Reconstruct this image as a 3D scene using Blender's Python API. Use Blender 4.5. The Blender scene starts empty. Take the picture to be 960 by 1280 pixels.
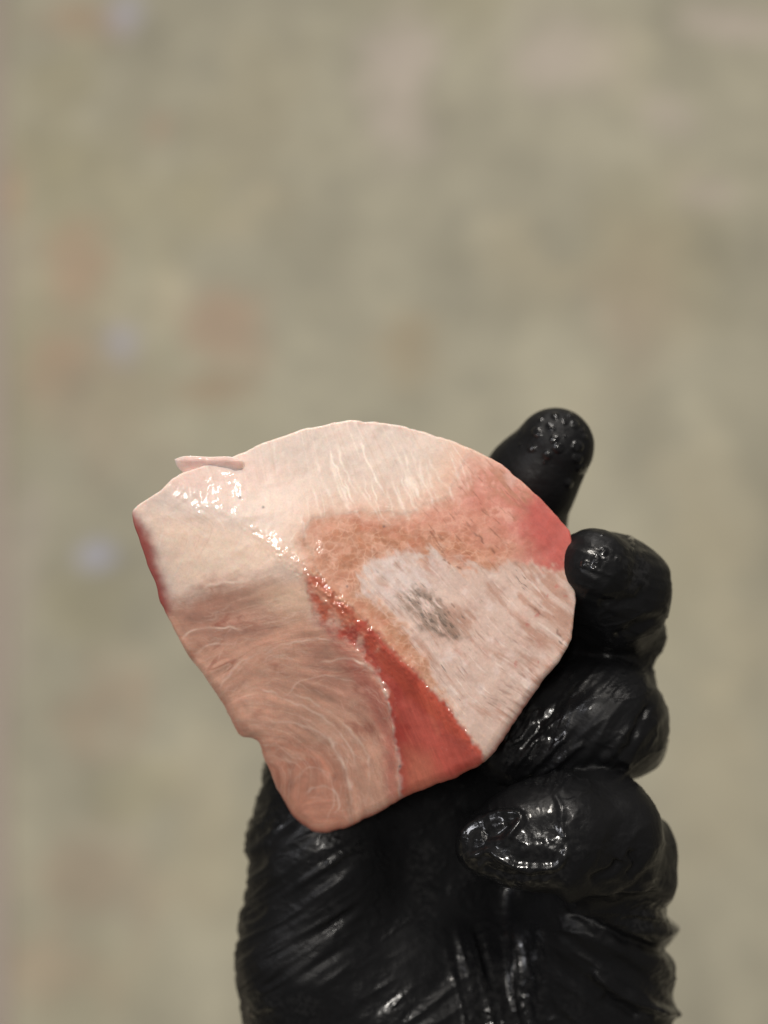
import bpy, math
import numpy as np
from mathutils import Vector, Matrix
S = bpy.context.scene
COL = S.collection
# ------------------------------------------------------------------ camera
CAM_H = 1.45
PITCH = math.radians(62)                       # below the horizontal
cam_d = bpy.data.cameras.new('camera'); cam = bpy.data.objects.new('camera', cam_d); COL.objects.link(cam)
cam.location = (0, 0, CAM_H)
cam.rotation_euler = (math.radians(90) - PITCH, 0, 0)
DIST = 0.25                                    # lens to the piece of fish
K = 0.155 / 960                                # metres in one photo pixel at that distance
cam_d.sensor_fit = 'VERTICAL'; cam_d.sensor_height = 36
cam_d.angle_y = 2 * math.atan(0.5 * 1280 * K / DIST)
cam_d.clip_start = 0.01; cam_d.clip_end = 60
cam_d.dof.use_dof = True; cam_d.dof.focus_distance = DIST - 0.002
cam_d.dof.aperture_fstop = (cam_d.lens / 1000) / 0.0078
S.camera = cam
# ------------------------------------------------------------------ world + lamps
w = bpy.data.worlds.new('World'); S.world = w; w.use_nodes = True
bg = w.node_tree.nodes['Background']; bg.inputs[0].default_value = (1.0, 0.93, 0.86, 1); bg.inputs[1].default_value = 0.15
def area(name, loc, target, size, power, col, size_y=None):
    l = bpy.data.lights.new(name, 'AREA'); l.energy = power; l.color = col
    l.shape = 'RECTANGLE'; l.size = size; l.size_y = size_y or size
    o = bpy.data.objects.new(name, l); COL.objects.link(o); o.location = loc
    o.rotation_euler = (Vector(target) - Vector(loc)).to_track_quat('-Z', 'Y').to_euler()
    return o
area('ceiling_lamp', (-0.35, 1.25, 2.75), (0, 0.3, 0.9), 0.16, 16.5, (1.0, 0.93, 0.84), 0.9)
area('ceiling_lamp', (0.55, 0.95, 2.80), (0, 0.5, 0.6), 0.16, 11.5, (1.0, 0.94, 0.87), 0.9)
area('ceiling_lamp', (-1.3, -0.2, 2.7), (0, 0.3, 1.0), 0.16, 6.5, (0.95, 0.95, 1.0), 0.9)
area('ceiling_lamp', (-0.22, -0.32, 2.75), (0, 0.3, 1.0), 0.06, 10.5, (1.0, 0.95, 0.88), 0.30)
area('ceiling_lamp', (0.2, 3.4, 2.75), (0, 1.6, 0.0), 0.5, 40, (1.0, 0.95, 0.9), 1.2)
S.view_settings.view_transform = 'Standard'; S.view_settings.look = 'None'
S.view_settings.exposure = 0; S.view_settings.gamma = 1

# ------------------------------------------------------------------ helpers
RIG = Matrix.Translation(cam.location) @ cam.rotation_euler.to_matrix().to_4x4()
RIG = RIG @ Matrix.Translation((0, 0, -DIST))  # hand frame: x right, y up along the hand, z out of the palm
def P(x, y, z=0.0):
    """hand frame point, z in millimetres out of the palm"""
    zz = z * 0.001; s = K * (DIST - zz) / DIST
    return np.array([(x - 480) * s, (640 - y) * s, zz])
def lin(r, g, b):
    c = np.array([r, g, b], float) / 255
    return np.where(c <= 0.04045, c / 12.92, ((c + 0.055) / 1.055) ** 2.4)
def tag(o, label=None, cat=None, group=None, kind=None):
    for k, v in (('label', label), ('category', cat), ('group', group), ('kind', kind)):
        if v: o[k] = v
    return o
def hash3(ix, iy, iz, seed):
    h = (ix.astype(np.int64) * 374761393 + iy.astype(np.int64) * 668265263 + iz.astype(np.int64) * 2147483647 + seed * 1274126177) & 0xffffffff
    h = ((h ^ (h >> 13)) * 1274126177) & 0xffffffff
    h = ((h ^ (h >> 16)) * 2246822519) & 0xffffffff
    return ((h ^ (h >> 15)) & 0xffffff) / float(0xffffff)
def vnoise(x, y, z=None, seed=0):
    x = np.asarray(x, float); y = np.asarray(y, float); z = np.zeros_like(x) if z is None else np.asarray(z, float)
    ix, iy, iz = np.floor(x), np.floor(y), np.floor(z)
    fx, fy, fz = x - ix, y - iy, z - iz
    fx, fy, fz = (f * f * (3 - 2 * f) for f in (fx, fy, fz))
    r = 0
    for a in (0, 1):
        for b in (0, 1):
            for c in (0, 1):
                r = r + hash3(ix + a, iy + b, iz + c, seed) * (fx if a else 1 - fx) * (fy if b else 1 - fy) * (fz if c else 1 - fz)
    return r * 2 - 1
def fbm(x, y, z=None, seed=0, o=4):
    r = 0; a = 1.0; t = 0
    for i in range(o):
        s = 2.03 ** i
        r = r + a * vnoise(x * s, y * s, None if z is None else z * s, seed + i * 17); t += a; a *= 0.5
    return r / t
def sm(a, b, x):
    t = np.clip((x - a) / (b - a), 0, 1); return t * t * (3 - 2 * t)
def seg_dist(x, y, pts):
    """distance to a polyline and the 0..1 place along it"""
    best = np.full(x.shape, 1e9); tt = np.zeros(x.shape); side = np.zeros(x.shape)
    n = len(pts) - 1
    for i in range(n):
        ax, ay = pts[i][:2]; bx, by = pts[i + 1][:2]; dx, dy = bx - ax, by - ay; L = dx * dx + dy * dy
        t = np.clip(((x - ax) * dx + (y - ay) * dy) / L, 0, 1)
        ex, ey = x - ax - t * dx, y - ay - t * dy
        d = np.sqrt(ex ** 2 + ey ** 2); m = d < best
        best = np.where(m, d, best); tt = np.where(m, (i + t) / n, tt); side = np.where(m, np.sign(dx * ey - dy * ex), side)
    return best, tt, side
def poly_sd(x, y, pts):
    """signed distance to a polygon, positive inside"""
    d, _, _ = seg_dist(x, y, list(pts) + [pts[0]])
    ins = np.zeros(x.shape, bool); n = len(pts)
    for i in range(n):
        ax, ay = pts[i]; bx, by = pts[(i + 1) % n]
        if ay == by: continue
        c = ((ay > y) != (by > y)) & (x < (bx - ax) * (y - ay) / (by - ay) + ax)
        ins ^= c
    return np.where(ins, d, -d)
def smooth_line(pts, n):
    """dense Catmull-Rom through points"""
    p = np.array(pts, float); p = np.vstack([2 * p[0] - p[1], p, 2 * p[-1] - p[-2]])
    out = []
    for u in np.linspace(0, len(pts) - 1 - 1e-6, n):
        i = int(u); t = u - i; a, b, c, d = p[i:i + 4]
        out.append(0.5 * ((2 * b) + (c - a) * t + (2 * a - 5 * b + 4 * c - d) * t * t + (3 * b - a - 3 * c + d) * t ** 3))
    return np.array(out)
def mesh_np(name, V, F, mat, parent=None, col=None, attrs=None, normals=None):
    me = bpy.data.meshes.new(name)
    F = np.asarray(F, np.int32); V = np.asarray(V, np.float32)
    me.vertices.add(len(V)); me.vertices.foreach_set('co', V.ravel())
    k = F.shape[1]
    me.loops.add(F.size); me.loops.foreach_set('vertex_index', F.ravel())
    me.polygons.add(len(F)); me.polygons.foreach_set('loop_start', np.arange(0, F.size, k, dtype=np.int32))
    me.update(calc_edges=True); me.validate()
    me.polygons.foreach_set('use_smooth', np.ones(len(me.polygons), bool))
    if col is not None:
        a = me.color_attributes.new('Col', 'FLOAT_COLOR', 'POINT')
        a.data.foreach_set('color', np.hstack([col, np.ones((len(V), 1))]).astype(np.float32).ravel())
    for kk, vv in (attrs or {}).items():
        a = me.attributes.new(kk, 'FLOAT', 'POINT'); a.data.foreach_set('value', vv.astype(np.float32))
    me.materials.append(mat)
    if normals is not None:
        me.normals_split_custom_set_from_vertices([tuple(n) for n in normals])
    o = bpy.data.objects.new(name, me); COL.objects.link(o)
    if parent: o.parent = parent
    return o
class N:
    def __init__(s, name):
        s.m = bpy.data.materials.new(name); s.m.use_nodes = True; s.t = s.m.node_tree; s.b = s.t.nodes['Principled BSDF']
    def n(s, typ, **kw):
        n = s.t.nodes.new(typ)
        for k, v in kw.items():
            if k[0] == '_': setattr(n, k[1:], v)
            else: n.inputs[k.replace('__', ' ')].default_value = v
        return n
    def l(s, a, b): s.t.links.new(a, b)
    def noise(s, scale, detail=3, rough=0.5, vec=None):
        n = s.n('ShaderNodeTexNoise', Scale=scale, Detail=detail, Roughness=rough)
        if vec is None:
            tc = s.n('ShaderNodeTexCoord'); vec = tc.outputs['Object']
        s.l(vec, n.inputs['Vector']); return n.outputs['Fac']
    def ramp(s, fac, a, b, va=0.0, vb=1.0):
        n = s.n('ShaderNodeMapRange'); s.l(fac, n.inputs[0])
        for i, v in zip((1, 2, 3, 4), (a, b, va, vb)): n.inputs[i].default_value = v
        return n.outputs[0]
    def bump(s, h, strength, dist, prev=None):
        n = s.n('ShaderNodeBump', Strength=strength, Distance=dist); s.l(h, n.inputs['Height'])
        if prev is not None: s.l(prev, n.inputs['Normal'])
        return n.outputs[0]
    def attr(s, name):
        n = s.n('ShaderNodeAttribute'); n.attribute_name = name; return n
    def math(s, op, a, b):
        n = s.n('ShaderNodeMath'); n.operation = op
        for i, v in enumerate((a, b)):
            if isinstance(v, (int, float)): n.inputs[i].default_value = v
            else: s.l(v, n.inputs[i])
        return n.outputs[0]

# ------------------------------------------------------------------ floor
fwd = np.array((RIG.to_3x3() @ Vector((0, 0, -1)))[:]); RM = np.array(RIG.to_3x3())
def floor_pt(x, y):
    d = RM @ np.array([(x - 480) * K, (640 - y) * K, -DIST]); t = -CAM_H / d[2]
    return d[0] * t, d[1] * t
def inv_floor(X, Y):
    """floor point -> design coordinates of the stains, measured on the floor"""
    R = RM.T; dx, dy, dz = X, Y, -CAM_H
    a = R[0, 0] * dx + R[0, 1] * dy + R[0, 2] * dz; b = R[1, 0] * dx + R[1, 1] * dy + R[1, 2] * dz; c = R[2, 0] * dx + R[2, 1] * dy + R[2, 2] * dz
    return a, b, c
m = N('worn_painted_concrete')
ca = m.attr('Col')
n1 = m.noise(22, 6, 0.6); n2 = m.noise(160, 4, 0.6)
mx = m.n('ShaderNodeMix', _data_type='RGBA', _blend_type='MULTIPLY'); mx.inputs[0].default_value = 1
m.l(ca.outputs['Color'], mx.inputs[6])
g = m.math('MULTIPLY', m.ramp(n1, 0.3, 0.7, 0.88, 1.1), m.ramp(n2, 0.25, 0.75, 0.9, 1.08))
cmb = m.n('ShaderNodeCombineColor'); [m.l(g, cmb.inputs[i]) for i in range(3)]
m.l(cmb.outputs[0], mx.inputs[7]); m.l(mx.outputs[2], m.b.inputs['Base Color'])
m.l(m.ramp(n1, 0.3, 0.7, 0.6, 0.85), m.b.inputs['Roughness'])
m.l(m.bump(n2, 0.4, 0.002), m.b.inputs['Normal'])
FLOOR_MAT = m.m
ax = np.concatenate([np.linspace(-7, -1.1, 20)[:-1], np.linspace(-1.1, 1.1, 221), np.linspace(1.1, 7, 20)[1:]])
ay = np.concatenate([np.linspace(-6, -0.3, 20)[:-1], np.linspace(-0.3, 2.6, 291), np.linspace(2.6, 12, 24)[1:]])
GX, GY = np.meshgrid(ax, ay); gx, gy = GX.ravel(), GY.ravel()
base = lin(156, 152, 134)
C = np.tile(base, (len(gx), 1))
f1 = fbm(gx * 4.2, gy * 4.2, seed=3); f2 = fbm(gx * 9, gy * 9, seed=9); f3 = fbm(gx * 2.2 + 5, gy * 1.6, seed=21); f4 = fbm(gx * 14, gy * 3.2, seed=31)
C *= (1 + 0.16 * f1 + 0.16 * f2 + 0.12 * f3 + 0.15 * f4 + .10 * fbm(gx * 26, gy * 20, seed=33))[:, None]
def blend(C, col, mask, amt):
    mm = (np.clip(mask, 0, 1) * amt)[:, None]; return C * (1 - mm) + col * mm
C = blend(C, lin(150, 144, 118), sm(0.0, 0.5, f3), 0.5)
C = blend(C, lin(162, 140, 122), sm(0.1, 0.5, fbm(gx * 2.6 + 9, gy * 2.6, seed=44)), 0.35)
pink, lilac, blue, olive, pale = lin(166, 137, 116), lin(181, 170, 160), lin(158, 158, 172), lin(146, 139, 108), lin(178, 168, 142)
marks = [(155, 15, 24, 24, blue, .95), (150, 428, 26, 26, blue, .95), (122, 697, 24, 17, (lin(163, 165, 186)), .9), (95, 345, 40, 62, pink, .6), (80, 450, 60, 45, pink, .6),
         (285, 400, 60, 50, pink, .6), (270, 490, 50, 30, lin(146, 122, 98), .6), (197, 165, 18, 26, pink, .5), (12, 240, 24, 36, lin(176, 144, 120), .7), (95, 25, 60, 26, pink, .55),
         (130, 880, 60, 60, pink, .5), (90, 1100, 120, 70, lin(150, 132, 114), .6), (60, 1210, 90, 60, pink, .35), (170, 990, 60, 40, olive, .4),
         (500, 90, 50, 90, lilac, .8), (690, 60, 80, 60, lilac, .75), (900, 25, 70, 32, lilac, .8), (890, 240, 60, 24, lilac, .55), (835, 140, 34, 30, lilac, .5),
         (780, 70, 50, 60, lin(182, 174, 150), .3), (320, 160, 90, 120, lin(145, 138, 116), .55), (230, 250, 60, 70, olive, .4), (80, 130, 50, 110, olive, .4), (790, 320, 90, 90, lin(150, 143, 121), .6),
         (500, 430, 50, 60, lin(148, 131, 105), .6), (650, 330, 60, 60, pale, .35), (135, 228, 20, 18, pale, .6), (295, 285, 24, 18, pale, .5), (330, 240, 26, 16, pale, .5), (210, 380, 24, 40, pale, .45),
         (700, 720, 0.1, 0.1, pale, 0), (90, 760, 70, 60, olive, .35), (900, 700, 70, 160, pale, .35), (900, 1000, 60, 120, pale, .3), (20, 760, 30, 160, lin(160, 150, 142), .5), (20, 350, 22, 90, lin(168, 156, 142), .4), (260, 1000, 50, 120, pale, .35)]
a_, b_, c_ = inv_floor(gx, gy)
wob = 0.25 * fbm(gx * 12, gy * 12, seed=77) + 0.18 * fbm(gx * 30, gy * 30, seed=78)
for (x, y, rx, ry, c, am) in marks:
    if am == 0: continue
    X0, Y0 = floor_pt(x, y); X1, _ = floor_pt(x + rx, y); _, Y1 = floor_pt(x, y - ry)
    d = np.hypot((gx - X0) / (X1 - X0), (gy - Y0) / (Y1 - Y0)) + wob * 2.6
    C = blend(C, c, 1 - sm(0.2, 1.3, d), am * .85)
V = np.stack([gx, gy, np.zeros_like(gx)], 1)
nx, ny = len(ax), len(ay)
I = np.arange(nx * ny).reshape(ny, nx)
F = np.stack([I[:-1, :-1], I[:-1, 1:], I[1:, 1:], I[1:, :-1]], -1).reshape(-1, 4)
fl = mesh_np('floor', V, F, FLOOR_MAT, col=np.clip(C * 1.25, 0, 1)); tag(fl, kind='structure')
# pale joint strip along the left edge of the floor bay
m = N('joint_strip_paint'); m.b.inputs['Base Color'].default_value = (*lin(172, 160, 148), 1)
m.l(m.ramp(m.noise(30, 5), 0.3, 0.7, 0.45, 0.8), m.b.inputs['Roughness'])
A0 = floor_pt(-4, -60); A1 = floor_pt(-2, 620); d = np.array(A1) - np.array(A0); d /= np.linalg.norm(d); nrm = np.array([-d[1], d[0]]) * (1 if -d[1] < 0 else -1)
a = np.array(A0) - d * 0.9; b = np.array(A1) + d * 1.6
q = []
for s_, o_ in ((a, -.012), (a, .03), (b, .03), (b, -.012)):
    p = s_ + nrm * o_; q.append((p[0], p[1]))
V = [(x, y, 0.001) for x, y in q] + [(x, y, 0.006) for x, y in q]
F = [(4, 5, 6, 7), (0, 1, 5, 4), (1, 2, 6, 5), (2, 3, 7, 6), (3, 0, 4, 7)]
st = mesh_np('floor_joint_strip', V, F, m.m); tag(st, kind='structure')
st.data.polygons.foreach_set('use_smooth', np.zeros(len(st.data.polygons), bool))

# ------------------------------------------------------------------ piece of fish
OUT = [(164, 640), (170, 632), (185, 622), (204, 613), (208, 602), (224, 592), (252, 584), (288, 573), (330, 553), (380, 536), (440, 524), (500, 532), (561, 549), (600, 566), (625, 579), (662, 609),
       (690, 637), (713, 665), (717, 700), (719, 740), (719, 765), (715, 799), (700, 826), (677, 852), (660, 878), (643, 902), (624, 934), (612, 948), (596, 959), (570, 972), (543, 981), (520, 990), (496, 1002), (470, 1017),
       (440, 1032), (410, 1042), (398, 1042), (387, 1038), (371, 1025), (357, 1006), (345, 982), (339, 965), (329, 946), (324, 927), (316, 921), (301, 922), (290, 902), (275, 873), (262, 855), (249, 837), (238, 824), (226, 802), (215, 780),
       (200, 752), (194, 728), (184, 706), (176, 682), (168, 658)]
CEN = np.array([455.0, 785.0])
RIDGE = [(120, 560), (205, 608), (255, 628), (310, 655), (350, 684), (400, 728), (450, 775), (500, 822), (550, 875), (580, 912), (606, 948), (660, 1020)]
RL = smooth_line(RIDGE, 60)
NA, NR = 1500, 330
o = np.array(OUT, float); o2 = np.vstack([o, o[:1]]); L = np.r_[0, np.cumsum(np.hypot(*np.diff(o2, axis=0).T))]
# resample by angle about the centre, star shaped
th = np.linspace(0, 2 * np.pi, NA, endpoint=False)
dense = np.stack([np.interp(np.linspace(0, L[-1], 12000, endpoint=False), L, o2[:, i]) for i in (0, 1)], 1)
kk = np.exp(-0.5 * (np.arange(-130, 131) / 42.0) ** 2); kk /= kk.sum()
dense = np.stack([np.convolve(np.r_[dense[-130:, i], dense[:, i], dense[:130, i]], kk, 'valid') for i in (0, 1)], 1)
da = np.arctan2(dense[:, 1] - CEN[1], dense[:, 0] - CEN[0]) % (2 * np.pi); dr = np.hypot(dense[:, 1] - CEN[1], dense[:, 0] - CEN[0])
od = np.argsort(da); rad = np.interp(th, da[od], dr[od], period=2 * np.pi)
rad = rad + 1.0 * vnoise(np.cos(th) * 14, np.sin(th) * 14, seed=5) + 0.6 * vnoise(np.cos(th) * 40, np.sin(th) * 40, seed=6)
u = np.linspace(0, 1, NR); s = 1 - (1 - u) ** 1.25
SS, TH = np.meshgrid(s[1:], th, indexing='ij'); RR = np.broadcast_to(rad, SS.shape)
px = np.r_[CEN[0], (CEN[0] + RR * SS * np.cos(TH)).ravel()]; py = np.r_[CEN[1], (CEN[1] + RR * SS * np.sin(TH)).ravel()]
print('fish verts', len(px))

# fibre direction field, angles on the meat given as guide samples, then a line integral of noise along it
guides = [(450, 580, .4, 1), (520, 590, .42, 1), (380, 600, .2, 1), (600, 600, .7, .8), (300, 600, .15, 1), (240, 640, .8, .45), (300, 660, -.4, 1), (220, 690, -.35, 1), (340, 690, -.5, .8),
          (270, 735, 1, -.35), (350, 710, 1, -.35), (240, 780, 1, -.15), (330, 780, 1, -.2), (300, 830, 1, -.8), (400, 780, 1, -.1), (430, 830, 1, .05), (270, 850, 1, -.6),
          (360, 870, 1, .25), (430, 880, 1, .5), (470, 930, .6, 1), (380, 930, .9, .6), (330, 920, 1, .15), (440, 990, .1, 1), (370, 980, -.1, 1), (400, 1020, 1, -.1), (490, 980, .2, 1),
          (520, 900, .45, .9), (560, 920, .4, .9), (470, 800, .75, .8), (440, 690, .9, -.4), (500, 670, 1, -.25), (560, 650, .3, 1), (560, 780, .72, .85), (620, 740, .72, .8), (680, 720, .6, .9),
          (640, 820, .68, .9), (600, 900, .6, .95), (700, 780, .55, 1), (640, 640, .7, .7), (500, 740, .7, .7), (680, 650, .7, .8)]
gw, gh, gx0, gy0 = 600, 560, 145, 505
yy, xx = np.mgrid[0:gh, 0:gw].astype(float); X = xx + gx0; Y = yy + gy0
c2 = np.zeros(X.shape); s2 = np.zeros(X.shape)
for (x, y, dx, dy) in guides:
    a = 2 * math.atan2(dy, dx); ww = 1 / ((X - x) ** 2 + (Y - y) ** 2 + 150) ** 1.6; c2 += ww * math.cos(a); s2 += ww * math.sin(a)
ang = 0.5 * np.arctan2(s2, c2) + 0.18 * fbm(X / 55, Y / 55, seed=2)
DX, DY = np.cos(ang), np.sin(ang)
rng = np.random.default_rng(4)
def bil(img, x, y):
    x = np.clip(x, 0, gw - 1.001); y = np.clip(y, 0, gh - 1.001); ix = x.astype(int); iy = y.astype(int); fx = x - ix; fy = y - iy
    return (img[iy, ix] * (1 - fx) + img[iy, ix + 1] * fx) * (1 - fy) + (img[iy + 1, ix] * (1 - fx) + img[iy + 1, ix + 1] * fx) * fy
def lic(noise, steps, h=1.0):
    acc = noise.copy(); 
    for sgn in (1, -1):
        x, y = xx.copy(), yy.copy(); pdx, pdy = sgn * DX, sgn * DY
        for i in range(steps):
            x = x + pdx * h; y = y + pdy * h
            vx, vy = bil(DX, x, y), bil(DY, x, y)
            f = np.where(vx * pdx + vy * pdy < 0, -1, 1); pdx, pdy = vx * f, vy * f
            n_ = np.hypot(pdx, pdy) + 1e-6; pdx /= n_; pdy /= n_
            acc = acc + bil(noise, x, y)
    acc = (acc - acc.mean()) / acc.std(); return acc
def blur(a, r):
    k_ = np.exp(-0.5 * (np.arange(-3 * r, 3 * r + 1) / r) ** 2); k_ /= k_.sum()
    a = np.apply_along_axis(lambda v: np.convolve(np.pad(v, 3 * r, 'wrap'), k_, 'valid'), 0, a)
    return np.apply_along_axis(lambda v: np.convolve(np.pad(v, 3 * r, 'wrap'), k_, 'valid'), 1, a)
w0 = rng.standard_normal((gh, gw))
fine_i = lic(w0, 12); long_i = lic(rng.standard_normal((gh, gw)), 34); wide_i = lic(blur(rng.standard_normal((gh, gw)), 3), 26)
fi, lo, wi = (bil(im, px - gx0, py - gy0) for im in (fine_i, long_i, wide_i))

wx = px + 5 * fbm(px / 22, py / 22, seed=11) + 2.0 * vnoise(px / 5, py / 5, seed=12); wy = py + 5 * fbm(px / 22, py / 22, seed=13) + 2.0 * vnoise(px / 5, py / 5, seed=14)
def region(pts, soft, warp=1.0):
    X_ = px + (wx - px) * warp; Y_ = py + (wy - py) * warp
    return sm(-soft, soft, poly_sd(X_, Y_, pts))
MUSCLE = [(190, 765), (234, 747), (264, 732), (305, 726), (340, 722), (378, 730), (398, 772), (430, 797), (462, 830), (482, 866), (492, 900), (498, 950), (502, 1010), (420, 1080), (250, 1080), (100, 850)]
WEDGE = [(383, 716), (402, 724), (450, 772), (500, 820), (548, 872), (580, 908), (604, 940), (612, 965), (545, 1010), (503, 1020), (502, 985), (496, 935), (487, 885), (474, 850), (455, 826), (425, 800), (400, 778), (385, 745)]
TAN = [(378, 672), (392, 645), (440, 640), (505, 650), (560, 632), (610, 640), (650, 690), (610, 716), (580, 712), (540, 694), (490, 694), (455, 712), (448, 745), (470, 752), (492, 775), (520, 800), (545, 850), (560, 880), (500, 822), (450, 772), (402, 724)]
PINK = [(500, 655), (560, 625), (592, 572), (640, 585), (730, 660), (715, 720), (660, 712), (620, 690), (560, 668)]
RED = [(648, 640), (668, 612), (700, 630), (740, 665), (712, 715), (690, 712), (662, 690)]
SILVER = [(448, 735), (452, 712), (490, 692), (545, 694), (585, 712), (625, 712), (655, 700), (700, 712), (740, 720), (740, 800), (630, 960), (604, 940), (580, 905), (548, 870), (530, 820), (500, 775), (470, 752)]
SKIN = [(378, 665), (392, 645), (440, 640), (505, 642), (555, 622), (592, 560), (640, 560), (800, 660), (800, 800), (640, 1000), (604, 940), (580, 908), (548, 872), (500, 820), (450, 772), (402, 724)]
GREY = [(500, 742), (516, 734), (545, 745), (562, 766), (580, 796), (556, 800), (530, 786), (512, 766)]
muscle = region(MUSCLE, 5) * sm(380, 440, px) + region(MUSCLE, 20, 1.2) * (1 - sm(380, 440, px))
wn = .35 + .65 * sm(-.45, .35, fbm(px / 11, py / 11, seed=15) + .9 * sm(440, 500, px))
wedge, tan, pinkm = region(WEDGE, 5, 1.3) * wn, region(TAN, 15, 1.9), region(PINK, 24, 1.8)
red, silver, grey = region(RED, 22, 2.2), region(SILVER, 17, 2.6), region(GREY, 8, 1.8)
rd, rt, rside = seg_dist(px, py, RL)
sd = rd * rside                                 # positive: below / left of the ridge line?
below = np.where(sd > 0, 1.0, 0.0)
fat_l = lin(221, 204, 194)
Cf = np.tile(fat_l, (len(px), 1))
# left part of the fat is creamier
Cf = blend(Cf, lin(251, 222, 203), region([(180, 640), (330, 665), (385, 700), (300, 725), (220, 745)], 22), .9)
Cf = blend(Cf, lin(230, 196, 186), region([(205, 590), (300, 570), (360, 590), (330, 640), (215, 615)], 18), .55)
Cf = blend(Cf, lin(226, 190, 170), region([(560, 560), (620, 575), (600, 640), (520, 650)], 22), .6)
Cf *= (1 + .010 * fi + .012 * wi)[:, None]
Cf = blend(Cf, lin(224, 178, 156), np.exp(-(np.clip(-poly_sd(px, py, SKIN), 0, None) / 26) ** 2), .65)
Cf = blend(Cf, lin(226, 200, 182), np.exp(-(np.clip(-poly_sd(px, py, SKIN), 0, None) / 60) ** 2), .4)
Cf = blend(Cf, lin(238, 224, 212), sm(.8, 2.2, lo), .6)
Cf = blend(Cf, lin(208, 178, 158), sm(.7, 2.2, -lo), .3)
Cf = blend(Cf, lin(244, 224, 212), np.exp(-((px - 335) / 60) ** 2 - ((py - 625) / 34) ** 2), .8)
# muscle
Cm = np.tile(lin(211, 164, 143), (len(px), 1))
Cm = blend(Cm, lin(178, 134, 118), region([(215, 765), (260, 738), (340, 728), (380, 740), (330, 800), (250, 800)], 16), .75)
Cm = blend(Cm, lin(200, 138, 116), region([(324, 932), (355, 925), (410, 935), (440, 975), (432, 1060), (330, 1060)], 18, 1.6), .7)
Cm = blend(Cm, lin(182, 132, 116), region([(380, 800), (450, 835), (485, 880), (490, 960), (450, 900), (390, 850)], 20), .65)
Cm = blend(Cm, lin(168, 88, 78), region([(395, 770), (450, 825), (482, 868), (496, 930), (500, 1000), (485, 1000), (478, 920), (455, 870)], 9), .6)
Cm = blend(Cm, lin(206, 130, 112), region([(425, 1060), (500, 1000), (520, 1010), (480, 1060)], 14), .5)
Cm *= (1 + .08 * wi + .012 * fi + .05 * fbm(px / 14, py / 14, seed=16))[:, None]
Cm = blend(Cm, lin(228, 200, 180), sm(.5, 2.4, lo), .26)
Cm = blend(Cm, lin(172, 124, 106), sm(.6, 2.4, -lo), .2)
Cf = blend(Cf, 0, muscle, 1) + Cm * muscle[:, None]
Cf = blend(Cf, lin(160, 96, 80), muscle * sm(.1, .6, fbm(px / 26 + .4 * wi, py / 26, seed=35)) * (.4 + .6 * sm(120, 0, np.hypot(px - 270, py - 775)) + .5 * sm(80, 10, np.hypot(px - 465, py - 890))), .75)
Cf = blend(Cf, lin(232, 202, 178), muscle * np.exp(-((px - 370) / 50) ** 2 - ((py - 745) / 26) ** 2), .8)
Cf = blend(Cf, lin(222, 186, 166), muscle * sm(.1, .6, fbm(px / 22, py / 22, seed=36)) * sm(130, 20, np.hypot(px - 370, py - 890)), .45)
def cell(x, y, size, seed):
    gx_, gy_ = np.floor(x / size), np.floor(y / size); d1 = np.full(x.shape, 1e9); d2 = d1.copy()
    for i in (-1, 0, 1):
        for j in (-1, 0, 1):
            cx, cy = gx_ + i, gy_ + j; z0 = np.zeros_like(cx)
            qx = (cx + .15 + .7 * hash3(cx, cy, z0, seed)) * size; qy = (cy + .15 + .7 * hash3(cx, cy, z0 + 1, seed)) * size
            d = np.hypot(x - qx, y - qy); d2 = np.minimum(np.maximum(d1, d), d2); d1 = np.minimum(d1, d)
    return d2 - d1
sinews = [([(230, 750), (250, 738), (275, 729), (305, 727), (335, 718), (372, 704)], 1.7, .7), ([(226, 803), (238, 790), (255, 785), (282, 784), (312, 788)], 1.5, .6),
          ([(387, 831), (410, 826), (432, 824), (455, 830), (470, 840), (480, 858), (487, 885), (494, 918), (499, 950), (503, 985)], 1.7, .75),
          ([(437, 585), (447, 605), (459, 626), (480, 650)], 1.8, .5), ([(492, 562), (500, 580), (512, 603), (533, 634)], 2.2, .5), ([(425, 590), (430, 615), (437, 640)], 1.5, .35), ([(535, 570), (545, 590), (562, 615)], 1.6, .35), ([(378, 640), (380, 660), (385, 690)], 1.4, .35),
          ([(330, 900), (365, 903), (400, 916), (425, 945), (438, 985), (436, 1029)], 2.2, .6), ([(350, 860), (395, 880), (440, 915), (462, 955), (455, 1010)], 1.6, .35), ([(300, 855), (345, 868), (400, 895), (435, 930), (450, 975)], 1.5, .4),
          ([(320, 820), (375, 800), (430, 800)], 1.3, .3), ([(270, 865), (300, 830), (350, 800)], 1.5, .35), ([(240, 822), (265, 805), (305, 805)], 1.3, .4), ([(375, 1000), (390, 985), (412, 985), (424, 1002), (418, 1025)], 1.4, .4), ([(360, 985), (385, 960), (420, 968)], 1.4, .3),
          ([(262, 640), (275, 652), (280, 668), (276, 690)], 1.2, .3), ([(300, 668), (310, 680), (300, 705)], 1.2, .3), ([(350, 875), (380, 850), (430, 848), (470, 870)], 1.2, .3), ([(410, 960), (418, 1000), (405, 1030)], 1.2, .3), ([(330, 945), (360, 950), (395, 975)], 1.2, .25)]
rng2 = np.random.default_rng(11)
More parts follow.
